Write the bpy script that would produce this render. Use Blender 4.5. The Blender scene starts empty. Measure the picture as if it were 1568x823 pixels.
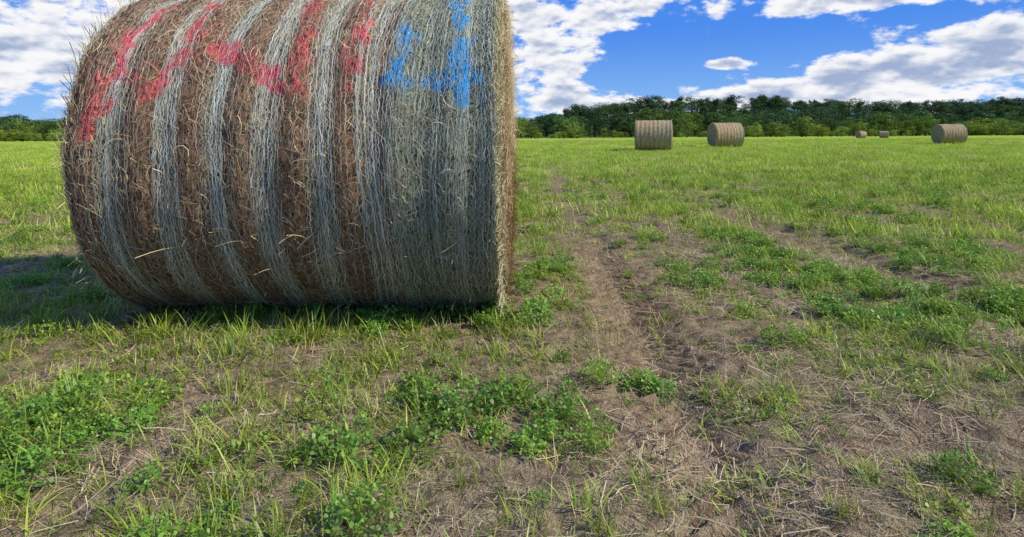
import bpy, math, numpy as np
from mathutils import Vector
rng=np.random.default_rng(7)
sc=bpy.context.scene
sc.view_settings.view_transform='Standard'
sc.view_settings.look='None'
sc.view_settings.exposure=0
COL=sc.collection

# ------------------------------------------------------------ helpers
def hsh(ix,iy,seed):
    n=(ix.astype(np.int64)*374761393+iy.astype(np.int64)*668265263+seed*1442695041)&0x7fffffff
    n=((n^(n>>13))*1274126177)&0x7fffffff
    n=(n^(n>>16))
    return (n&0xffff)/65535.0
def vn(x,y,seed=0):
    x=np.asarray(x,float);y=np.asarray(y,float)
    x,y=np.broadcast_arrays(x,y)
    ix=np.floor(x);iy=np.floor(y);fx=x-ix;fy=y-iy
    fx=fx*fx*(3-2*fx);fy=fy*fy*(3-2*fy)
    a=hsh(ix,iy,seed);b=hsh(ix+1,iy,seed);c=hsh(ix,iy+1,seed);d=hsh(ix+1,iy+1,seed)
    return (a*(1-fx)+b*fx)*(1-fy)+(c*(1-fx)+d*fx)*fy
def fbm(x,y,seed=0,o=4):
    s=0;a=.5;t=0
    for i in range(o):
        s=s+a*vn(x*2**i,y*2**i,seed+i*17);t+=a;a*=.5
    return s/t
def sst(a,b,x):
    t=np.clip((x-a)/(b-a),0,1);return t*t*(3-2*t)
def make_mesh(name,V,F,C=None,mat=None,smooth=False):
    V=np.asarray(V,np.float32).reshape(-1,3);F=np.asarray(F,np.int32)
    k=F.shape[1]
    me=bpy.data.meshes.new(name)
    me.vertices.add(len(V));me.vertices.foreach_set('co',V.ravel())
    me.loops.add(F.size);me.loops.foreach_set('vertex_index',F.ravel())
    me.polygons.add(len(F));me.polygons.foreach_set('loop_start',np.arange(0,F.size,k,dtype=np.int32))
    if smooth: me.polygons.foreach_set('use_smooth',np.ones(len(F),bool))
    if C is not None:
        a=me.color_attributes.new('col','FLOAT_COLOR','POINT')
        C=np.asarray(C,np.float32).reshape(-1,3)
        a.data.foreach_set('color',np.concatenate([C,np.ones((len(C),1),np.float32)],1).ravel())
    me.update(calc_edges=True);me.validate()
    if mat: me.materials.append(mat)
    return me
def obj(name,data,parent=None,loc=(0,0,0),rot=(0,0,0),link=True):
    o=bpy.data.objects.new(name,data)
    if link: COL.objects.link(o)
    o.parent=parent;o.location=loc;o.rotation_euler=rot
    return o
def ribbons(P,W,C):
    N,K,_=P.shape
    V=np.stack([P-W,P+W],2).reshape(-1,3)
    CC=np.stack([C,C],2).reshape(-1,3)
    b=(np.arange(N)[:,None]*K+np.arange(K-1)[None,:])*2
    b=b.ravel()
    F=np.stack([b,b+1,b+3,b+2],1)
    return V,F,CC
def merge(parts):
    Vs=[];Fs=[];Cs=[];n=0
    for V,F,C in parts:
        Vs.append(V);Fs.append(F+n);Cs.append(C);n+=len(V)
    return np.concatenate(Vs),np.concatenate(Fs),np.concatenate(Cs)
def norm(a): return a/np.maximum(np.linalg.norm(a,axis=-1,keepdims=True),1e-9)

# ------------------------------------------------------------ node helper
class NT:
    def __init__(s,t): s.t=t;s.N=t.nodes;s.L=t.links
    def n(s,ty,**kw):
        x=s.N.new(ty)
        for k,v in kw.items(): setattr(x,k,v)
        return x
    def inp(s,sock,v):
        if hasattr(v,'is_output') : s.L.new(v,sock)
        else: sock.default_value=v
    def m(s,op,a,b=0.0,c=0.0,clamp=False):
        x=s.n('ShaderNodeMath',operation=op,use_clamp=clamp)
        s.inp(x.inputs[0],a);s.inp(x.inputs[1],b);s.inp(x.inputs[2],c)
        return x.outputs[0]
    def vm(s,op,a,b=None,c=None,out=0):
        x=s.n('ShaderNodeVectorMath',operation=op);s.inp(x.inputs[0],a)
        if b is not None:s.inp(x.inputs[1],b)
        if c is not None:s.inp(x.inputs[2],c)
        return x.outputs[out]
    def mr(s,v,a,b,c=0.,d=1.,smooth=True):
        x=s.n('ShaderNodeMapRange',interpolation_type='SMOOTHSTEP' if smooth else 'LINEAR')
        s.inp(x.inputs[0],v)
        for i,q in enumerate((a,b,c,d)): s.inp(x.inputs[1+i],q)
        return x.outputs[0]
    def mix(s,f,a,b,bt='MIX'):
        x=s.n('ShaderNodeMix',data_type='RGBA',blend_type=bt)
        s.inp(x.inputs[0],f);s.inp(x.inputs[6],a);s.inp(x.inputs[7],b)
        return x.outputs[2]
    def noise(s,vec,scale,detail=4,rough=.55,out='Fac'):
        x=s.n('ShaderNodeTexNoise')
        if vec is not None: s.L.new(vec,x.inputs['Vector'])
        x.inputs['Scale'].default_value=scale;x.inputs['Detail'].default_value=detail;x.inputs['Roughness'].default_value=rough
        return x.outputs[out]
def new_mat(name):
    m=bpy.data.materials.new(name);m.use_nodes=True;m.node_tree.nodes.clear()
    return m,NT(m.node_tree)
def attr_mat(name,transl=0.,tint=False,gloss=0.,vary=.25):
    m,t=new_mat(name)
    c=t.n('ShaderNodeAttribute',attribute_name='col').outputs['Color']
    if vary>0:
        oi=t.n('ShaderNodeObjectInfo').outputs['Random']
        f=t.mr(oi,0.,1.,1-vary,1+vary,False)
        vm=t.n('ShaderNodeVectorMath',operation='SCALE');t.L.new(c,vm.inputs[0]);t.L.new(f,vm.inputs['Scale'])
        c=vm.outputs[0]
    if tint:
        it=t.n('ShaderNodeAttribute',attribute_type='INSTANCER',attribute_name='tint').outputs['Vector']
        c=t.vm('MULTIPLY',c,it)
    b=t.n('ShaderNodeBsdfDiffuse');t.L.new(c,b.inputs['Color']);s_=b.outputs[0]
    o=t.n('ShaderNodeOutputMaterial')
    if transl>0:
        tr=t.n('ShaderNodeBsdfTranslucent');t.L.new(c,tr.inputs['Color'])
        mx=t.n('ShaderNodeMixShader');mx.inputs[0].default_value=transl
        t.L.new(s_,mx.inputs[1]);t.L.new(tr.outputs[0],mx.inputs[2]);s_=mx.outputs[0]
    if gloss>0:
        tr=t.n('ShaderNodeBsdfGlossy');tr.inputs['Roughness'].default_value=.45
        mx=t.n('ShaderNodeMixShader');mx.inputs[0].default_value=gloss
        t.L.new(s_,mx.inputs[1]);t.L.new(tr.outputs[0],mx.inputs[2]);s_=mx.outputs[0]
    t.L.new(s_,o.inputs[0])
    return m
M_leaf=attr_mat('foliage_leaf',.38,True,.03)
M_dry=attr_mat('dry_stalk',0,True,.0)
M_tree=attr_mat('tree_foliage',.25,True,0)
M_straw=attr_mat('bale_straw',.0,False,.04,.0)
M_net=attr_mat('bale_net_wrap',.0,False,.04,.0)
M_clod=attr_mat('soil_clod',0,True,0,.2)

# ------------------------------------------------------------ terrain
def und(x,y):
    r=np.hypot(x,y)
    return 0.05*(vn(x*.25+3,y*.2,5)-.5)*sst(4,12,r)+0.25*(vn(x*.03,y*.03,6)-.5)*sst(30,90,r)
def track(x,y,c0,w):
    c=c0+.035*(y-2.)+.03*np.sin(y*.5)
    return np.exp(-((x-c)/w)**4),x-c
def micro(x,y):
    z=0.045*(fbm(x*2.2,y*2.2,11,3)-.5)+0.032*(fbm(x*9,y*9,21,3)-.5)+.022*(fbm(x*30,y*30,31,2)-.5)
    w,dx=track(x,y,.50,.17)
    lug=np.sin((y+np.abs(dx)*.9)*2*math.pi/.085)
    z=z*(1-.45*w)+w*(-.026+.015*lug*sst(7,3,y))
    w,dx=track(x,y,2.25,.18)
    return z-.035*w
def gz(x,y): return und(x,y)+micro(x,y)
def axis(a,b,fine,growth,lo,hi):
    pts=list(np.arange(a,b,fine));s=fine;v=pts[-1]
    while v<hi: s*=growth;v+=s;pts.append(v)
    s=fine;v=a;pre=[]
    while v>lo: s*=growth;v-=s;pre.append(v)
    return np.array(pre[::-1]+pts)
gx=axis(-2.4,3.0,.011,1.035,-2500,2500)
gy=axis(.95,4.2,.011,1.03,-300,3000)
X,Y=np.meshgrid(gx,gy)
Z=gz(X,Y)
nx,ny=len(gx),len(gy)
i=(np.arange(ny-1)[:,None]*nx+np.arange(nx-1)[None,:]).ravel()
F=np.stack([i,i+1,i+nx+1,i+nx],1)
def cover(x,y):
    c=fbm(x*1.7+7,y*1.3,41,4)
    big=fbm(x*.25,y*.2+4,51,3)
    rows=.5+.5*np.sin((x-.03*y)*2*math.pi/.75+1.2*vn(x*.4,y*.15,61))
    g=.62*c+.30*big+.26*rows
    r=np.hypot(x,y)
    bare=np.exp(-((x-(.60+.03*y))/(.45+.012*y))**2)*sst(30,10,y)
    bare2=np.exp(-((x-.75)/1.0)**2-((y-1.75)/.55)**2)*.5
    g=sst(.39,.62,g+.05*sst(4,20,r))
    tr=0
    for c0,w_ in((.50,.2),(2.25,.22),(4.3,.24),(6.1,.26),(9.5,.3),(11.3,.3),(-3.4,.24),(-5.2,.26)): tr=np.maximum(tr,track(x,y,c0,w_)[0])
    g=g*(1-.60*bare)*(1-bare2)*(1-.7*tr*sst(60,18,y))
    return g
CV=cover(X,Y)
Cg=np.stack([CV,fbm(X*3,Y*3,71,3),fbm(X*.5,Y*.5,72,3)],-1)
mg,t=new_mat('field_soil')
pos=t.n('ShaderNodeNewGeometry').outputs['Position']
col=t.n('ShaderNodeAttribute',attribute_name='col').outputs['Color']
sep=t.n('ShaderNodeSeparateColor');t.L.new(col,sep.inputs[0])
cov=sep.outputs[0]
n1=t.noise(pos,14,3,.65);n2=t.noise(pos,90,3,.75);n4=t.noise(pos,320,1,.6)
soil=t.mix(t.mr(n1,.3,.7),(.16,.108,.066,1),(.40,.29,.185,1))
soil=t.mix(t.mr(n2,.52,.75),soil,(.53,.41,.265,1))
soil=t.mix(t.mr(n4,.5,.3),soil,(.12,.08,.05,1))
ln=t.n('ShaderNodeVectorMath',operation='LENGTH');t.L.new(pos,ln.inputs[0]);r=ln.outputs['Value']
gn=t.noise(pos,3.5,4,.7);gb=t.noise(pos,.12,2,.6)
mp3=t.n('ShaderNodeMapping');t.L.new(pos,mp3.inputs[0]);mp3.inputs['Scale'].default_value=(1.1,.04,1)
gr=t.noise(mp3.outputs[0],1.,2,.6)
gcol=t.mix(t.mr(gn,.3,.7),(.165,.26,.020,1),(.38,.50,.050,1))
gcol=t.mix(t.m('MULTIPLY',t.mr(gb,.48,.68),.45),gcol,(.46,.45,.10,1))
gcol=t.mix(t.m('MULTIPLY',t.mr(gr,.5,.66),.45),gcol,(.44,.39,.15,1))
gf=t.m('ADD',t.m('MULTIPLY',cov,t.mr(r,2.5,12.,.08,.62)),t.m('MULTIPLY',t.mr(r,8.,38.),.70),clamp=True)
gf=t.m('ADD',gf,t.m('MULTIPLY',t.m('SUBTRACT',gn,.5),t.mr(r,5.,60.,.5,.6)),clamp=True)
fin=t.mix(gf,soil,gcol)
b=t.n('ShaderNodeBsdfDiffuse');t.L.new(fin,b.inputs['Color'])
bp=t.n('ShaderNodeBump');bp.inputs['Strength'].default_value=1.;bp.inputs['Distance'].default_value=.018
t.L.new(n2,bp.inputs['Height']);t.L.new(bp.outputs[0],b.inputs['Normal'])
o=t.n('ShaderNodeOutputMaterial');t.L.new(b.outputs[0],o.inputs[0])
obj('ground',make_mesh('ground',np.stack([X,Y,Z],-1),F,Cg,mg,True))

# ------------------------------------------------------------ hay bales
R=.80;HL=.885
MARK=1.0   # printed red/blue net markings: only the near bale's visible side carries them
bands=np.array([-1.57,-1.35,-1.145,-.935,-.725,-.52])+HL
def wob(u,th): return .012*np.sin(th*3+u*9)+.030*(vn(th*1.7,u*3,3)-.5)
def band_mask(u,th):
    w=wob(u,th)
    m=0
    for b_ in bands: m=np.maximum(m,np.exp(-((u-b_-w)/.048)**4))
    return np.maximum(m,sst(-.47,-.42,u-HL))
def seg_d(u,s,pl):
    d=np.full(np.shape(u),9.)
    for (a0,a1),(b0,b1) in zip(pl[:-1],pl[1:]):
        a0+=HL;b0+=HL
        a1=math.radians(a1)*R;b1=math.radians(b1)*R
        dx,dy=b0-a0,b1-a1
        tt=np.clip(((u-a0)*dx+(s-a1)*dy)/(dx*dx+dy*dy),0,1)
        d=np.minimum(d,np.hypot(u-a0-tt*dx,s-a1-tt*dy))
    return d
REDS=[[(-1.66,6),(-1.62,17),(-1.60,28),(-1.58,40),(-1.5,58)],[(-1.62,24),(-1.50,24),(-1.43,18),(-1.37,27),(-1.28,33),(-1.14,33),(-1.02,26),(-.83,20)],
      [(-.83,20),(-.83,38),(-.86,60)],[(-.62,20),(-.61,38),(-.6,60)],[(-1.3,33),(-1.33,60)]]
BLUES=[[(-.45,24),(-.33,20),(-.25,25),(-.137,15)],[(-.2,60),(-.186,38),(-.12,16)],[(-.43,22),(-.40,42)],[(-.3,21),(-.12,23)]]
def marks(u,th):
    if MARK==0: z=np.zeros(np.broadcast(u,th).shape);return z,z
    s=((th+math.pi)%(2*math.pi)-math.pi)*R
    j=.08*(vn(u*22,s*22,91)-.5)+.035*(vn(u*60,s*40,93)-.5)
    dr=np.minimum.reduce([seg_d(u,s,p) for p in REDS])+j
    db=np.minimum.reduce([seg_d(u,s,p) for p in BLUES])+j
    return sst(.048,.008,dr),sst(.048,.008,db)
def to_xyz(u,th,r):
    z=R+r*np.sin(th)-.03
    z=np.maximum(z,-.01)
    return np.stack([u,-r*np.cos(th),z],-1)
def rad(u,th):
    e=np.abs(u)/HL
    return R-.012+.02*(fbm(u*6,th*5,101,3)-.5)-.045*sst(.965,1.0,e)**2+.008*np.sin(u*2*math.pi/.21)
mb,t=new_mat('bale_hay')
tc=t.n('ShaderNodeTexCoord').outputs['Object']
a=t.n('ShaderNodeAttribute',attribute_name='col').outputs['Color']
mp=t.n('ShaderNodeMapping');t.L.new(tc,mp.inputs[0]);mp.inputs['Scale'].default_value=(1,.22,.22)
na=t.noise(mp.outputs[0],160,3,.7);nb=t.noise(tc,70,3,.7)
f=t.mr(t.m('ADD',na,nb),.75,1.25,.35,1.6)
vm=t.n('ShaderNodeVectorMath',operation='SCALE');t.L.new(a,vm.inputs[0]);t.L.new(f,vm.inputs['Scale'])
b=t.n('ShaderNodeBsdfDiffuse');t.L.new(vm.outputs[0],b.inputs['Color'])
o=t.n('ShaderNodeOutputMaterial');t.L.new(b.outputs[0],o.inputs[0])
def straws(N,phi_s,loose,edge=False,Lr=(.03,.12)):
    K=6
    tt=np.linspace(-.5,.5,K)[None,:]
    if edge:
        sg=rng.choice([-1,1],N);u0=sg*(HL-np.abs(rng.normal(0,.012,N)))
    else: u0=rng.uniform(-HL+.01,HL-.01,N)
    th0=rng.uniform(-math.pi,math.pi,N)
    Ln=rng.uniform(*Lr,N)
    ph=rng.normal(0,phi_s,N);cv=rng.normal(0,1.4,N)
    ang=ph[:,None]+cv[:,None]*tt
    du=np.cumsum(np.sin(ang),1)/K*Ln[:,None];dth=np.cumsum(np.cos(ang),1)/K*Ln[:,None]/R
    if edge: du=du*.6
    u=u0[:,None]+du-du[:,K//2:K//2+1];th=th0[:,None]+dth
    base=rad(np.clip(u,-HL,HL),th)+.006+rng.uniform(-.004,.006,N)[:,None]
    ls=np.where(rng.random(N)<loose,np.abs(rng.normal(0,.045,N)),.002)
    lift=ls[:,None]*np.clip(tt+.5,0,1)**2
    if edge: lift+=.004
    else: u=np.clip(u,-HL-.01,HL+.01)
    P=to_xyz(u,th,base+lift)
    T_=norm(np.gradient(P,axis=1));Nn=np.stack([0*th,-np.cos(th),np.sin(th)],-1)
    Nn=norm(Nn+rng.normal(0,.5,(N,1,3)))
    W=norm(np.cross(T_,Nn))*rng.uniform(.0005,.0014,N)[:,None,None]
    pal=np.array([[.56,.45,.23],[.64,.54,.31],[.31,.185,.105],[.22,.135,.08],[.42,.40,.19],[.43,.28,.17]])
    u0c=u0;bm=band_mask(u0c,th0)
    idx=rng.choice(6,N,p=[.14,.07,.27,.24,.08,.20])
    idx2=rng.choice(6,N,p=[.26,.24,.10,.08,.28,.04])
    idx=np.where(rng.random(N)<bm*.8,idx2,idx)
    if edge: idx=rng.choice([0,1,1,4],N)
    c=pal[idx]*rng.uniform(.6,1.2,N)[:,None]
    rz=sst(-.44,-.38,u0c-HL)*(rng.random(N)<.68)
    if not edge: c=c*(1-rz[:,None]*.65)+np.array([.24,.26,.18])*rz[:,None]*.65
    mr_,mb_=marks(u0c,th0)
    q=((rng.random(N)<.4)*mr_)[:,None];c=c*(1-q)+np.array([.75,.12,.14])*q
    q=((rng.random(N)<.4)*mb_)[:,None];c=c*(1-q)+np.array([.05,.34,.70])*q
    keep=(P[:,:,2].min(1)>.0)
    Cc=np.repeat(c[:,None,:],K,1)
    return ribbons(P[keep],W[keep]+0*P[keep],Cc[keep])
def strands(u0,K=380,amp=.0045,wd=(.0007,.0015),colr=((.52,.53,.40),(.82,.81,.66))):
    N=len(u0)
    th=np.linspace(-math.pi,math.pi,K)[None,:]+rng.uniform(-.01,.01,(N,1))
    sd=rng.uniform(0,500,N)[:,None]
    bw=wob(u0[:,None],th)
    u=u0[:,None]+bw+amp*2.8*(vn(th*9,sd,5)-.5)+amp*3.*(vn(th*42,sd,6)-.5)
    u=np.clip(u,-HL+.002,HL-.002)
    r=rad(u,th)+.0115+.006*(vn(th*14,sd,7)-.35)
    P=to_xyz(u,th,r)
    Nn=np.stack([0*th+0*u,-np.cos(th)+0*u,np.sin(th)+0*u],-1)
    T_=norm(np.gradient(P,axis=1));W=norm(np.cross(T_,Nn))
    W=W*(rng.uniform(*wd,N)[:,None]*(.6+.8*vn(th*20,sd,8)))[...,None]
    f=rng.random(N)[:,None,None]
    c=np.array(colr[0])*(1-f)+np.array(colr[1])*f
    c=c*(.5+.8*vn(th*16,sd,9))[...,None]
    mr_,mb_=marks(u,np.broadcast_to(th,u.shape))
    q=(mr_*sst(.25,.45,vn(th*14,sd,19)))[...,None];c=c*(1-q)+np.array([.92,.12,.18])*q
    q=(mb_*sst(.25,.45,vn(th*14,sd,19)))[...,None];c=c*(1-q)+np.array([.04,.45,.92])*q
    return ribbons(P,W,c)
def zig(N,ulo,uhi,colr):
    K=300;th=np.linspace(-math.pi,math.pi,K)[None,:];sd=rng.uniform(0,500,N)[:,None]
    u0=np.linspace(ulo,uhi,N)[:,None]
    zz=np.where(np.arange(K)%2==0,1,-1)[None,:]*.013*vn(th*7,sd,3)
    u=u0+wob(u0,th)+zz;r=rad(u,th)+.0115+.005*(vn(th*14,sd,7)-.3)
    P=to_xyz(u,th,r);Nn=np.stack([0*u,-np.cos(th)+0*u,np.sin(th)+0*u],-1)
    W=norm(np.cross(norm(np.gradient(P,axis=1)),Nn))*.0007
    c=np.array(colr)*(.6+.8*vn(th*11,sd,4))[...,None]
    mr_,mb_=marks(u,np.broadcast_to(th,u.shape))
    c=c*(1-mr_[...,None])+np.array([.9,.12,.16])*mr_[...,None];c=c*(1-mb_[...,None])+np.array([.04,.42,.9])*mb_[...,None]
    return ribbons(P,W,c)
def endstraw(N):
    K=5;tt=np.linspace(-.5,.5,K)[None,:]
    sg=rng.choice([-1,1],N);r0=R*.93*np.sqrt(rng.random(N));th0=rng.uniform(-math.pi,math.pi,N)
    L_=rng.uniform(.05,.2,N);ph=rng.normal(0,.5,N)
    th=th0[:,None]+tt*(L_*np.cos(ph)/np.maximum(r0,.08))[:,None];r=np.clip(r0[:,None]+tt*(L_*np.sin(ph))[:,None],0,R*.95)
    u=sg[:,None]*(HL+.03*(1-(r/R)**2)+.006+np.abs(rng.normal(0,.009,N))[:,None]*(1+tt*2))
    P=to_xyz(u,th,r);W=norm(np.cross(norm(np.gradient(P,axis=1)),np.array([1.,0,0])))*.0015
    c=np.array([[.45,.34,.17],[.32,.23,.12],[.55,.46,.25]])[rng.choice(3,N)]*rng.uniform(.6,1.2,N)[:,None]
    keep=(P[:,:,2].min(1)>.0)
    return ribbons(P[keep],W[keep],np.repeat(c[:,None,:],K,1)[keep])
def build_bale(sfx,q,k,brown,pale,blu):
    us=np.linspace(-HL,HL,200);ths=np.linspace(-math.pi,math.pi,261)
    U,T=np.meshgrid(us,ths)
    RR=rad(U,T)+.010*(vn(U*60,T*25,111)-.5)+.008*(vn(U*130,T*90,112)-.5)
    V=to_xyz(U,T,RR)
    m_=band_mask(U,T)[...,None]
    rz=sst(-.44,-.38,U-HL)[...,None]
    C=brown*(1-m_)+pale*m_;C=C*(1-rz)+blu*rz
    C=C*(.5+1.*fbm(U*40,T*20,121,3))[...,None]
    mr_,mb_=marks(U,T)
    C=C*(1-.5*mr_[...,None])+np.array([.7,.09,.10])*.5*mr_[...,None]
    C=C*(1-.5*mb_[...,None])+np.array([.04,.30,.62])*.5*mb_[...,None]
    n0,n1_=U.shape
    i=(np.arange(n0-1)[:,None]*n1_+np.arange(n1_-1)[None,:]).ravel()
    parts=[(V.reshape(-1,3),np.stack([i,i+1,i+n1_+1,i+n1_],1),C.reshape(-1,3))]
    for sgn in(-1,1):
        rr=np.linspace(0.02,R-.057,40);TT,RQ=np.meshgrid(ths,rr)
        bul=.035*(1-(RQ/R)**2)+.03*(fbm(RQ*30,TT*3+RQ*9,131,3)-.5)
        Ve=to_xyz(sgn*(HL+bul-.01*(RQ/R)**4),TT,RQ)
        Ce=np.array([.32,.235,.13])*(.45+1.1*fbm(RQ*60,TT*4,141,3))[...,None]
        a0,a1=TT.shape;i=(np.arange(a0-1)[:,None]*a1+np.arange(a1-1)[None,:]).ravel()
        parts.append((Ve.reshape(-1,3),np.stack([i,i+1,i+a1+1,i+a1],1),Ce.reshape(-1,3)))
    B=make_mesh('bale_body'+sfx,*merge(parts),mb,True)
    S=make_mesh('bale_straw'+sfx,*merge([straws(int(34000*q),.65,.02),straws(int(4500*q),.8,.25,False,(.05,.18)),straws(int(1000*q),.9,.9,False,(.08,.2)),straws(int(6000*q),1.1,.5,True)]),M_straw)
    P_=[]
    kk=380 if k==1 else 160
    fc=dict() if k==1 else dict(colr=((.46,.38,.24),(.66,.56,.38)))
    for b_ in bands: P_.append(strands(b_+rng.normal(0,.029,max(3,int(16*k))),K=kk,**fc))
    P_.append(strands(rng.uniform(HL-.44,HL-.012,int(70*k)),K=kk,wd=(.0006,.0013),**(dict(colr=((.29,.34,.25),(.58,.61,.46))) if k==1 else fc)))
    P_.append(strands(rng.uniform(-HL+.01,HL-.45,int(60*k)),K=kk,wd=(.0005,.0011),colr=((.38,.28,.19),(.62,.55,.40))))
    P_.append(strands(HL-np.abs(rng.normal(0,.02,5)),colr=((.4,.37,.22),(.5,.46,.28))))
    for b_ in bands: P_.append(zig(int(5*k)+1,b_-.042,b_+.042,(.62,.61,.48)))
    P_.append(zig(int(20*k),HL-.43,HL-.03,(.42,.45,.34)))
    Nn=make_mesh('bale_net'+sfx,*merge(P_),M_net)
    E=make_mesh('bale_end_straw'+sfx,*endstraw(int(6000*q)),M_straw)
    return (('hay_body',B),('net_wrap',Nn),('loose_straw',S),('end_straw',E))
NEAR=build_bale('',1,1,np.array([.25,.145,.085]),np.array([.30,.265,.165]),np.array([.205,.215,.14]))
MARK=0
FAR=build_bale('_plain',.35,.3,np.array([.42,.275,.15]),np.array([.50,.39,.22]),np.array([.42,.33,.19]))
def bale(loc,kit,rz=0,sc_=1.0):
    e=obj('hay_bale',None,None,loc,(0,0,rz));e.empty_display_size=.3;e.scale=(sc_,)*3
    for nm,me in kit: obj(nm,me,e)
    return e
bale((-HL-.032,3.2,.0),NEAR,math.radians(-.8))
for x,y,rz in((7.7,33,-14),(14.6,41.5,5),(36.6,50.8,-3),(84,146,20),(92,150,-30)):
    bale((x,y,float(und(np.array(x),np.array(y)))),FAR,math.radians(rz),1.08)

# ------------------------------------------------------------ plant templates
def blades(N,L,w,colA,colB,lean=(.1,.6),K=5,droop=.8,base_r=.02):
    tt=np.linspace(0,1,K)[None,:]
    az=rng.uniform(0,2*math.pi,N);ln=rng.uniform(*lean,N);l=rng.uniform(*L,N)
    b=rng.normal(0,base_r,(N,2))
    ang=ln[:,None]+droop*rng.uniform(.3,1.3,N)[:,None]*tt
    dh=np.cumsum(np.sin(ang),1)/K*l[:,None];dz=np.cumsum(np.cos(ang),1)/K*l[:,None]
    dh-=dh[:,:1];dz-=dz[:,:1]
    x=b[:,:1]+dh*np.cos(az)[:,None];y=b[:,1:]+dh*np.sin(az)[:,None]
    P=np.stack([x,y,dz-.006],-1)
    tw=az+math.pi/2+rng.normal(0,.5,N)
    W=np.stack([np.cos(tw),np.sin(tw),0*tw],-1)[:,None,:]*(rng.uniform(*w,N)[:,None]*(1-.92*tt**1.8))[...,None]
    f=rng.random(N)[:,None,None]
    c=np.array(colA)*(1-f)+np.array(colB)*f
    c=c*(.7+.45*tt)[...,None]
    return ribbons(P,W,c)
def clover(N,rad_,h,colA,colB,ls=(.006,.012)):
    pv=[]
    a=rng.uniform(0,2*math.pi,N);r=rad_*np.sqrt(rng.random(N))*(.7+.5*vn(a*1.2,0*a+1,int(rng.integers(99))))
    z=h*(.2+.8*rng.random(N))*(1-.5*(r/rad_)**2)*(.6+.8*vn(r*np.cos(a)*22,r*np.sin(a)*22,int(rng.integers(99))))
    cen=np.stack([r*np.cos(a),r*np.sin(a),z],-1)
    K=4;tt=np.linspace(0,1,K)[None,:,None]
    P=np.stack([cen[:,0]*.35,cen[:,1]*.35,0*z],-1)[:,None,:]*(1-tt)+cen[:,None,:]*tt
    P[...,:2]*=(.4+.6*tt)
    W=np.tile(np.array([.0008,.0004,0]),(N,K,1))
    stems=ribbons(P,W,np.tile(np.array(colB)*.8,(N,K,1)))
    prof=np.array([[0,0],[.55,.38],[.95,.3],[1.05,0],[.95,-.3],[.55,-.38]])
    for k in range(3):
        s=rng.uniform(*ls,N)*1.5
        az=rng.uniform(0,6.28,N) if k==0 else az+2.09
        tilt=rng.normal(.15,.5,N)
        d=np.stack([np.cos(az)*np.cos(tilt),np.sin(az)*np.cos(tilt),np.sin(tilt)],-1)
        sd=norm(np.stack([-np.sin(az),np.cos(az),rng.normal(0,.5,N)],-1))
        V=cen[:,None,:]+(d[:,None,:]*prof[None,:,:1]+sd[:,None,:]*prof[None,:,1:])*s[:,None,None]
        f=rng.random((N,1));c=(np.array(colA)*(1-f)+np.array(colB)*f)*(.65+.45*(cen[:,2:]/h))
        V=V.reshape(-1,3);b0=np.arange(N)*6
        Fq=np.concatenate([np.stack([b0,b0+1,b0+2,b0+3],1),np.stack([b0,b0+3,b0+4,b0+5],1)])
        pv.append((V,Fq,np.repeat(c,6,0)))
    return merge([stems]+pv)
def litter(N,rad_,L=(.03,.15),w=(.0005,.0012),up=.012,cols=((.62,.51,.31),(.38,.29,.17))):
    K=4;tt=np.linspace(-.5,.5,K)[None,:]
    c0=rng.normal(0,rad_*.5,(N,2));az=rng.uniform(0,6.28,N);l=rng.uniform(*L,N);cv=rng.normal(0,.6,N)
    an=az[:,None]+cv[:,None]*tt
    dx=np.cumsum(np.cos(an),1)/K*l[:,None];dy=np.cumsum(np.sin(an),1)/K*l[:,None]
    z=.004+up*rng.random(N)[:,None]+(tt*rng.normal(0,.16,N)[:,None]*l[:,None])
    P=np.stack([c0[:,:1]+dx,c0[:,1:]+dy,np.abs(z)],-1)
    W=np.stack([-np.sin(an),np.cos(an),rng.normal(0,.3,N)[:,None]+0*an],-1)*rng.uniform(*w,N)[:,None,None]
    f=rng.random(N)[:,None,None];c=np.array(cols[0])*(1-f)+np.array(cols[1])*f+0*an[...,None]
    return ribbons(P,W,c)
def clod(s):
    import bmesh
    bm=bmesh.new();bmesh.ops.create_icosphere(bm,subdivisions=2,radius=s)
    V=np.array([v.co[:] for v in bm.verts]);F=np.array([[v.index for v in f.verts] for f in bm.faces]);bm.free()
    V=V*(.6+.8*vn(V[:,0]/s*1.9+9,V[:,1]/s*1.9+V[:,2]/s*1.5,int(rng.integers(999))))[:,None]*np.array([1,.8,.55])
    return V,F,np.tile(np.array([.32,.235,.155]),(len(V),1))
G1=(.15,.25,.022);G2=(.42,.53,.075);D1=(.62,.51,.28);D2=(.43,.34,.19)
tmpl=bpy.data.collections.new('field_plant_kinds')
def add_t(coll,name,M,mat):
    me=make_mesh(name,*M,mat);o=bpy.data.objects.new(name,me);coll.objects.link(o);return o
k=0
def nm(s):
    global k;k+=1;return 'k%02d_%s'%(k,s)
for q in range(4): # 0-3
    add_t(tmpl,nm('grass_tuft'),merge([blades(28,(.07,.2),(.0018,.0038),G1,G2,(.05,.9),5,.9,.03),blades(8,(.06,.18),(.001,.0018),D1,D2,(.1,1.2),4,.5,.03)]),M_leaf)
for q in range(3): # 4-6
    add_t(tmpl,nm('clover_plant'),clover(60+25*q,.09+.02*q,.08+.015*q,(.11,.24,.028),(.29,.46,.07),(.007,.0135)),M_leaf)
for q in range(2): # 7-8
    add_t(tmpl,nm('weed_plant'),merge([clover(36,.11,.05,(.14,.25,.025),(.36,.48,.07),(.006,.011)),blades(18,(.04,.12),(.0012,.0026),G1,G2,(.2,1.1),4,.7,.07)]),M_leaf)
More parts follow.
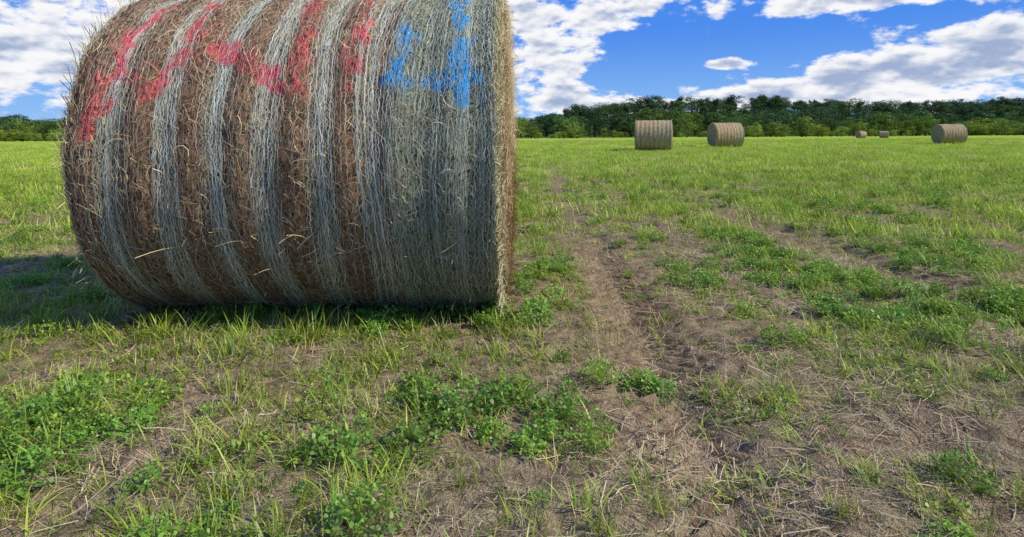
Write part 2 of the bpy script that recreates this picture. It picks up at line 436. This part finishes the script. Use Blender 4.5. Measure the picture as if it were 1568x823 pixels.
for q in range(3): # 9-11
    add_t(tmpl,nm('dry_stubble'),merge([blades(14,(.04,.15),(.0008,.0015),D1,D2,(.0,.9),4,.25,.04),blades(9,(.05,.12),(.001,.0024),G1,G2,(.1,.9),4,.6,.03)]),M_dry)
for q in range(3): # 12-14
    add_t(tmpl,nm('straw_litter'),litter(40,.18),M_dry)
for q in range(2): # 15-16
    add_t(tmpl,nm('soil_clod'),clod(.012),M_clod)
def farclump(dry):
    N=70;c0=rng.normal(0,.16,(N,2));h=rng.uniform(.04,.12,N)
    K=3;tt=np.linspace(0,1,K)[None,:];az=rng.uniform(0,6.28,N)
    P=np.stack([c0[:,:1]+tt*.05*np.cos(az)[:,None],c0[:,1:]+tt*.05*np.sin(az)[:,None],tt*h[:,None]-.005],-1)
    tw=rng.uniform(0,6.28,N);W=np.stack([np.cos(tw),np.sin(tw),0*tw],-1)[:,None,:]*(.006*(1-.8*tt))[...,None]
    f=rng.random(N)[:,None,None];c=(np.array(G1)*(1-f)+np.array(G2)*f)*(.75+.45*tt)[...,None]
    if dry: c=c*.4+.6*(np.array(D1)*.8)*np.ones_like(c)
    return ribbons(P,W,c)
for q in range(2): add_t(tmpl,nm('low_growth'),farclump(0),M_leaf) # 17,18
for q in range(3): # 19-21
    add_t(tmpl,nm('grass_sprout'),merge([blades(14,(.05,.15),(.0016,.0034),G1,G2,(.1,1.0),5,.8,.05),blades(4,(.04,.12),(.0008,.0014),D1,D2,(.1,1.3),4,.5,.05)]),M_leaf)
add_t(tmpl,nm('low_dry_growth'),farclump(1),M_leaf) # 22

def scatter(name,coll,P,rot,scl,idx,tint):
    N=len(P);me=bpy.data.meshes.new(name);me.vertices.add(N);me.vertices.foreach_set('co',np.asarray(P,np.float32).ravel())
    a=me.attributes.new('rot','FLOAT_VECTOR','POINT');a.data.foreach_set('vector',np.asarray(rot,np.float32).ravel())
    a=me.attributes.new('scl','FLOAT_VECTOR','POINT');a.data.foreach_set('vector',np.asarray(scl,np.float32).ravel())
    a=me.attributes.new('tint','FLOAT_VECTOR','POINT');a.data.foreach_set('vector',np.asarray(tint,np.float32).ravel())
    a=me.attributes.new('idx','INT','POINT');a.data.foreach_set('value',np.asarray(idx,np.int32))
    o=obj(name,me)
    g=bpy.data.node_groups.new(name,'GeometryNodeTree')
    g.interface.new_socket('Geometry',in_out='INPUT',socket_type='NodeSocketGeometry');g.interface.new_socket('Geometry',in_out='OUTPUT',socket_type='NodeSocketGeometry')
    n=g.nodes;L=g.links
    gi=n.new('NodeGroupInput');go=n.new('NodeGroupOutput');ip=n.new('GeometryNodeInstanceOnPoints')
    ci=n.new('GeometryNodeCollectionInfo');ci.inputs['Collection'].default_value=coll;ci.inputs['Separate Children'].default_value=True;ci.inputs['Reset Children'].default_value=True
    def na(nm_,ty):
        x=n.new('GeometryNodeInputNamedAttribute');x.data_type=ty;x.inputs['Name'].default_value=nm_
        return [s for s in x.outputs if s.enabled and s.name=='Attribute'][0]
    e2r=n.new('FunctionNodeEulerToRotation')
    L.new(gi.outputs[0],ip.inputs['Points']);L.new(ci.outputs[0],ip.inputs['Instance']);ip.inputs['Pick Instance'].default_value=True
    L.new(na('idx','INT'),ip.inputs['Instance Index']);L.new(na('rot','FLOAT_VECTOR'),e2r.inputs[0]);L.new(e2r.outputs[0],ip.inputs['Rotation'])
    L.new(na('scl','FLOAT_VECTOR'),ip.inputs['Scale']);L.new(ip.outputs[0],go.inputs[0])
    md=o.modifiers.new('scatter','NODES');md.node_group=g
    return o
acc=dict(P=[],r=[],s=[],i=[],t=[])
def put(x,y,kinds,s,tint=None,tilt=.12):
    N=len(x);x=np.asarray(x,float);y=np.asarray(y,float)
    acc['P'].append(np.stack([x,y,gz(x,y)],-1))
    acc['r'].append(np.stack([rng.normal(0,tilt,N),rng.normal(0,tilt,N),rng.uniform(0,6.28,N)],-1))
    s=np.broadcast_to(s,(N,));acc['s'].append(np.stack([s,s,s*rng.uniform(.8,1.2,N)],-1))
    acc['i'].append(rng.choice(kinds,N))
    if tint is None:
        w=rng.random(N)[:,None];tint=np.array([1.35,1.18,.95])*w+np.array([.88,.98,1.0])*(1-w)
    acc['t'].append(np.broadcast_to(tint,(N,3)))
def region(n,d0,d1):
    A=1.2*(d1**2-d0**2);N=int(A*n)
    d=np.sqrt(rng.uniform(d0**2,d1**2,N));x=rng.uniform(-1.15,1.25,N)*d
    return x+rng.normal(0,.3,N),d
def not_bale(x,y): return ~((x>-1.85)&(x<.02)&(y>2.85)&(y<3.6))
def filt(x,y,p):
    m=(rng.random(len(x))<p)&not_bale(x,y);return x[m],y[m]
x,y=region(58,.9,5);x,y=filt(x,y,.15+1.*sst(.35,.7,fbm(x*1.4,y*1.4,201,3)));put(x,y,[12,13,14],rng.uniform(.6,1.1,len(x)),np.array([1,1,1.])*rng.uniform(.6,1.15,(len(x),1)),.03)
x,y=region(13,5,14);x,y=filt(x,y,.9*fbm(x*.7,y*.7,202,3));put(x,y,[12,13,14],1.2,None,.03)
x,y=region(42,.9,5);x,y=filt(x,y,.2+.7*fbm(x*1.5,y*1.5,203,3));put(x,y,[9,10,11],rng.uniform(.45,1.1,len(x)))
x,y=region(18,5,16);x,y=filt(x,y,.9*fbm(x*.8,y*.8,204,3));put(x,y,[9,10,11],rng.uniform(.7,1.2,len(x)))
x,y=region(200,.9,4);x,y=filt(x,y,sst(.4,.65,fbm(x*2,y*2,205,3)));put(x,y,[15,16],np.minimum(rng.lognormal(-1.,.5,len(x)),1.2),np.array([1,1,1.]),1.)
# green
x,y=region(210,.9,5);c=cover(x,y);x,y=filt(x,y,.08+.80*c);n=len(x)
kk=vn(x*2.1,y*2.1,210)+rng.normal(0,.25,n)
sz=rng.uniform(.3,.9,n)*(.6+.6*cover(x,y))
g=kk>.72;put(x[g],y[g],[4,5,6,7],sz[g]*.85)
g=(kk<=.72)&(kk>.5);put(x[g],y[g],[7,8,19,20,21],sz[g]*1.1)
g=kk<=.5;put(x[g],y[g],[0,1,2,3,19,20,21,19,20],sz[g]*.95)
x,y=region(50,5,14);c=cover(x,y);x,y=filt(x,y,.10+.88*c);n=len(x)
put(x,y,[0,1,4,7,8,7,8,17,18,19,20,4],rng.uniform(.6,1.15,n),np.array([1.2,1.12,.9])*rng.uniform(.75,1.25,(n,1)))
x,y=region(10,13,40);c=cover(x,y);x,y=filt(x,y,.12+.85*c);n=len(x)
put(x,y,[17,18,17,18,17,22],rng.uniform(.7,1.3,n),np.array([1.2,1.17,.85])*rng.uniform(.75,1.3,(n,1)))
x,y=region(.7,40,110);n=len(x)
put(x,y,[17,18,17,18,22],rng.uniform(1.,1.9,n),np.array([1.25,1.2,.85])*rng.uniform(.75,1.3,(n,1)))
def clump(cx,cy,rx,ry,n,kinds,s0,s1,tint=None):
    put(rng.normal(cx,rx,n),rng.normal(cy,ry,n),kinds,rng.uniform(s0,s1,n),tint)
GR=[0,1,2,3];CL=[4,5,6]
for (cx,cy,rx,ry,n,kd,a_,b_) in [(-1.03,2.5,.24,.13,30,GR,.6,1.15),(-1.45,2.4,.15,.1,14,GR,.5,.95),(-.62,2.62,.16,.1,12,CL+[7],.5,.9),(-1.2,1.74,.16,.09,12,CL+[7],.45,.85),
    (-.27,1.86,.11,.09,12,CL+[7],.5,.9),(.03,1.74,.09,.05,8,CL+[7],.45,.85),(-.25,2.75,.15,.08,8,CL,.5,.8),(.72,1.95,.16,.09,14,GR+[7],.5,.9),(.55,2.1,.1,.08,6,CL,.4,.7),(2.2,2.9,.3,.2,30,CL+GR,.6,1.0),
    (1.95,3.3,.3,.2,24,CL+[7,8],.5,.9),(1.5,2.2,.2,.15,14,[7,8,0,9],.5,.9),(1.85,2.5,.25,.15,20,GR+[9,7],.6,.9),(1.3,3.6,.3,.2,18,[7,8,4,9],.6,.9),(-.9,2.80,.5,.05,28,GR+CL,.5,.8),(-2.3,2.9,.3,.4,70,GR+[7,7],.6,1.1),
    (-.7,2.15,.2,.1,12,GR+[19,20],.5,.9),(-1.6,2.05,.15,.1,12,GR+[7],.5,.9),(.45,1.45,.1,.06,6,GR,.4,.7),(1.0,1.4,.14,.08,10,GR+[7],.4,.7),(-.5,1.4,.14,.08,8,GR+[9],.4,.7),(-1.0,1.35,.14,.08,9,GR+[4],.4,.7)]:
    clump(cx,cy,rx,ry,n,kd,a_,b_)
scatter('field_grass',tmpl,np.concatenate(acc['P']),np.concatenate(acc['r']),np.concatenate(acc['s']),np.concatenate(acc['i']),np.concatenate(acc['t']))
print('grass inst',sum(len(p) for p in acc['P']))

# ------------------------------------------------------------ trees
def tree(h,wr,lobes,leaves,ls,seed):
    parts=[]
    def limb(p0,p1,r0,r1,S=6,K=4):
        t_=np.linspace(0,1,K)[:,None];p=np.array(p0)*(1-t_)+np.array(p1)*t_
        p[1:-1]+=rng.normal(0,.06*np.linalg.norm(np.array(p1)-p0)/K*2,(K-2,3))
        a=np.arange(S)/S*2*math.pi;d=norm(np.array(p1)-np.array(p0));e1=norm(np.cross(d,[.3,.9,.1]));e2=np.cross(d,e1)
        rr=(r0*(1-t_)+r1*t_)
        V=p[:,None,:]+rr[:,None,:]*(np.cos(a)[None,:,None]*e1+np.sin(a)[None,:,None]*e2)
        F=[[q*S+s,q*S+(s+1)%S,(q+1)*S+(s+1)%S,(q+1)*S+s] for q in range(K-1) for s in range(S)]
        parts.append((V.reshape(-1,3),np.array(F),np.tile([.08,.06,.04],(K*S,1))))
    limb([0,0,-.3],[0,0,h*.6],h*.03,h*.012)
    for q in range(lobes):
        a=rng.uniform(0,6.28);z=h*(.2+.72*(q+.5)/lobes);rr=wr*h*rng.uniform(.3,.75)*(1.05-.75*abs(z/h-.45)*1.2)
        c=np.array([rr*math.cos(a),rr*math.sin(a),z])
        limb([0,0,max(h*.1,z-h*.2)],c,h*.012,h*.004,5,3)
        s=h*np.array([wr*rng.uniform(.3,.5),wr*rng.uniform(.3,.5),rng.uniform(.08,.14)])
        n=leaves//lobes
        d=norm(rng.normal(0,1,(n,3)));rad_=rng.uniform(.7,1.05,n)[:,None]
        cc=c+d*rad_*s*(1+.3*rng.normal(0,.5,(n,1)))
        nrm=norm(d+rng.normal(0,.45,(n,3)))
        a1=norm(np.cross(nrm,rng.normal(0,1,(n,3))));a2=np.cross(nrm,a1)
        sz=rng.uniform(.5,1.3,n)[:,None]*ls*h
        V=np.stack([cc-a1*sz,cc-a2*sz*.7,cc+a1*sz,cc+a2*sz*.7],1).reshape(-1,3)
        br=rng.uniform(.7,1.35)
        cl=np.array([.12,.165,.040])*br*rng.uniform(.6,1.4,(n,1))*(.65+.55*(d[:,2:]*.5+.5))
        parts.append((V,np.arange(n*4).reshape(-1,4),np.repeat(cl,4,0)))
    return merge(parts)
trees=bpy.data.collections.new('tree_kinds')
for q,(wr,lb) in enumerate([(.42,12),(.34,10),(.5,13),(.28,9),(.6,12)]):
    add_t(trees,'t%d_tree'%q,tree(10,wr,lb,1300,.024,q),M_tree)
def hill_z(x,y):
    prof=sst(330,640,y)
    a=np.maximum(sst(-60,170,x)*(1-.25*vn(x*.008,y*0+1,301)),.34*sst(-280,-400,x))
    return (26*np.maximum(a,.08)+7*(fbm(x*.012,y*.008,302,3)-.5))*prof
hx=np.linspace(-1400,2000,171);hy=np.linspace(300,1000,50);HX,HY=np.meshgrid(hx,hy)
HZ=hill_z(HX,HY)-.6*(1-sst(300,340,HY))-.3
i=(np.arange(49)[:,None]*171+np.arange(170)[None,:]).ravel()
mh,t=new_mat('hill_grass');p_=t.n('ShaderNodeNewGeometry').outputs['Position']
b=t.n('ShaderNodeBsdfDiffuse');t.L.new(t.mix(t.noise(p_,.05,4),(.03,.055,.015,1),(.07,.10,.03,1)),b.inputs['Color'])
o=t.n('ShaderNodeOutputMaterial');t.L.new(b.outputs[0],o.inputs[0])
obj('hill',make_mesh('hill',np.stack([HX,HY,HZ],-1),np.stack([i,i+1,i+172,i+171],1),None,mh,True))
P=[];S=[];T=[]
def trow(n,x0,x1,y0,y1,h0,h1,t0,wx=1.,ns=.05,lo=.55,amp=.9):
    x=rng.uniform(x0,x1,n);y=rng.uniform(y0,y1,n);hn=lo+amp*vn(x*ns,y*.02,401)
    h=rng.uniform(h0,h1,n)*hn/10
    P.append(np.stack([x,y,hill_z(x,y)-.2],-1))
    S.append(np.stack([h*wx*rng.uniform(.9,1.3,n),h*wx*rng.uniform(.9,1.3,n),h],-1))
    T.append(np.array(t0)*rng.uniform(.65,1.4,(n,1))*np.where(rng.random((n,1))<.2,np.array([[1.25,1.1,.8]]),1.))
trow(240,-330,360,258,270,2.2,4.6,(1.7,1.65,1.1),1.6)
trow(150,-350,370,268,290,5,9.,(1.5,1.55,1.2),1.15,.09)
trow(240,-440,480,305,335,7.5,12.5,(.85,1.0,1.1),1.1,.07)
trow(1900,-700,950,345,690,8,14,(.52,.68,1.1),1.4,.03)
P=np.concatenate(P);S=np.concatenate(S);T=np.concatenate(T);n=len(P)
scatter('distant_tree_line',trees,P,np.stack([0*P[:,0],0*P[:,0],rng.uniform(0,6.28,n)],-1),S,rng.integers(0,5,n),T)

# ------------------------------------------------------------ sky
w=bpy.data.worlds.new('World');sc.world=w;w.use_nodes=True;w.node_tree.nodes.clear();t=NT(w.node_tree)
SAZ,SEL=math.radians(108),math.radians(38)
sky=t.n('ShaderNodeTexSky',sky_type='NISHITA');sky.sun_disc=False;sky.sun_elevation=SEL;sky.sun_rotation=SAZ;sky.air_density=1.0;sky.dust_density=.4;sky.ozone_density=2.
tc=t.n('ShaderNodeTexCoord').outputs['Generated'];sp=t.n('ShaderNodeSeparateXYZ');t.L.new(tc,sp.inputs[0])
az=t.m('MULTIPLY',t.m('ARCTAN2',sp.outputs[0],sp.outputs[1]),57.2958)
el=t.m('MULTIPLY',t.m('ARCSINE',sp.outputs[2]),57.2958)
cv=t.n('ShaderNodeCombineXYZ');t.L.new(az,cv.inputs[0]);t.L.new(el,cv.inputs[1]);AE=cv.outputs[0]
blobs=[(-38,6.5,9,3.8,.9),(-36,12.,9,1.8,.8),(5,11.2,12,2.,.8),(4,7,6,2.4,.75),(5,3.2,4.0,1.4,.95),(12,2.6,6,.9,.7),(19.3,6.3,2.6,.6,1.25),(23,3.3,8,1.3,.85),(31,4.8,6.5,2.1,.95),(39,6.4,5.5,2.9,.95),(29,11.2,6,1.4,1.2),
       (13.5,7.2,4.6,2.4,-.9),(24,8.4,4.,1.6,-.8),(34,9.3,3.4,.8,-.6)]
B=None
for a,e,ra,re,wt in blobs:
    d=t.vm('MULTIPLY_ADD',AE,(1/ra,1/re,0),(-a/ra,-e/re,0))
    q=t.vm('DOT_PRODUCT',d,d,out='Value')
    g=t.m('MULTIPLY',t.m('POWER',2.71828**-1,q),wt) if B is None else t.m('MULTIPLY_ADD',t.m('POWER',2.71828**-1,q),wt,B)
    B=g
nz=t.vm('MULTIPLY',AE,(.30,.62,0));nz2=t.vm('MULTIPLY_ADD',AE,(.30,.62,0),(-.05,.25,0))
N0=t.noise(nz,1.,7,.58);N1=t.noise(nz2,1.,3,.5)
bias=t.mr(el,14.,30.,-.28,-.08)
D0=t.m('ADD',t.m('MULTIPLY',t.m('SUBTRACT',N0,.5),2.5),t.m('ADD',B,bias))
covr=t.mr(D0,-.08,.30)
sh=t.m('ADD',t.m('MULTIPLY',t.m('SUBTRACT',N1,N0),2.6),t.m('MULTIPLY',D0,.66))
shade=t.mr(sh,.05,.8)
KS=1/.12
def kc(r,g,b_): return (r*KS,g*KS,b_*KS,1)
cc=t.mix(shade,kc(.95,.95,.97),kc(.35,.44,.65))
blue=t.mix(t.mr(el,0.,11.),kc(.24,.50,.93),kc(.055,.25,.86))
skyc=t.mix(.93,sky.outputs[0],blue)
fin=t.mix(covr,skyc,cc)
fin=t.mix(t.mr(el,2.5,0.,0.,.3),fin,kc(.66,.76,.9))
fin=t.mix(t.mr(el,-1.,-3.),fin,kc(.14,.12,.07))
bg=t.n('ShaderNodeBackground');t.L.new(fin,bg.inputs[0]);bg.inputs[1].default_value=.12
o=t.n('ShaderNodeOutputWorld');t.L.new(bg.outputs[0],o.inputs[0])
v=Vector((math.sin(SAZ)*math.cos(SEL),math.cos(SAZ)*math.cos(SEL),math.sin(SEL)))
l=bpy.data.lights.new('sun','SUN');l.energy=5.0;l.angle=math.radians(.5);l.color=(1,.94,.82)
lo=obj('sun',l);lo.rotation_euler=v.to_track_quat('Z','Y').to_euler();lo.location=(20,-5,20)

# ------------------------------------------------------------ camera
cam=bpy.data.cameras.new('camera');co=obj('camera',cam);co.location=(0,0,.84)
co.rotation_euler=(math.radians(90),math.radians(.35),0)
cam.sensor_width=36;cam.lens=36*635/1072;cam.shift_x=0;cam.shift_y=-(250-112)/1072
cam.clip_start=.05;cam.clip_end=6000
sc.camera=co
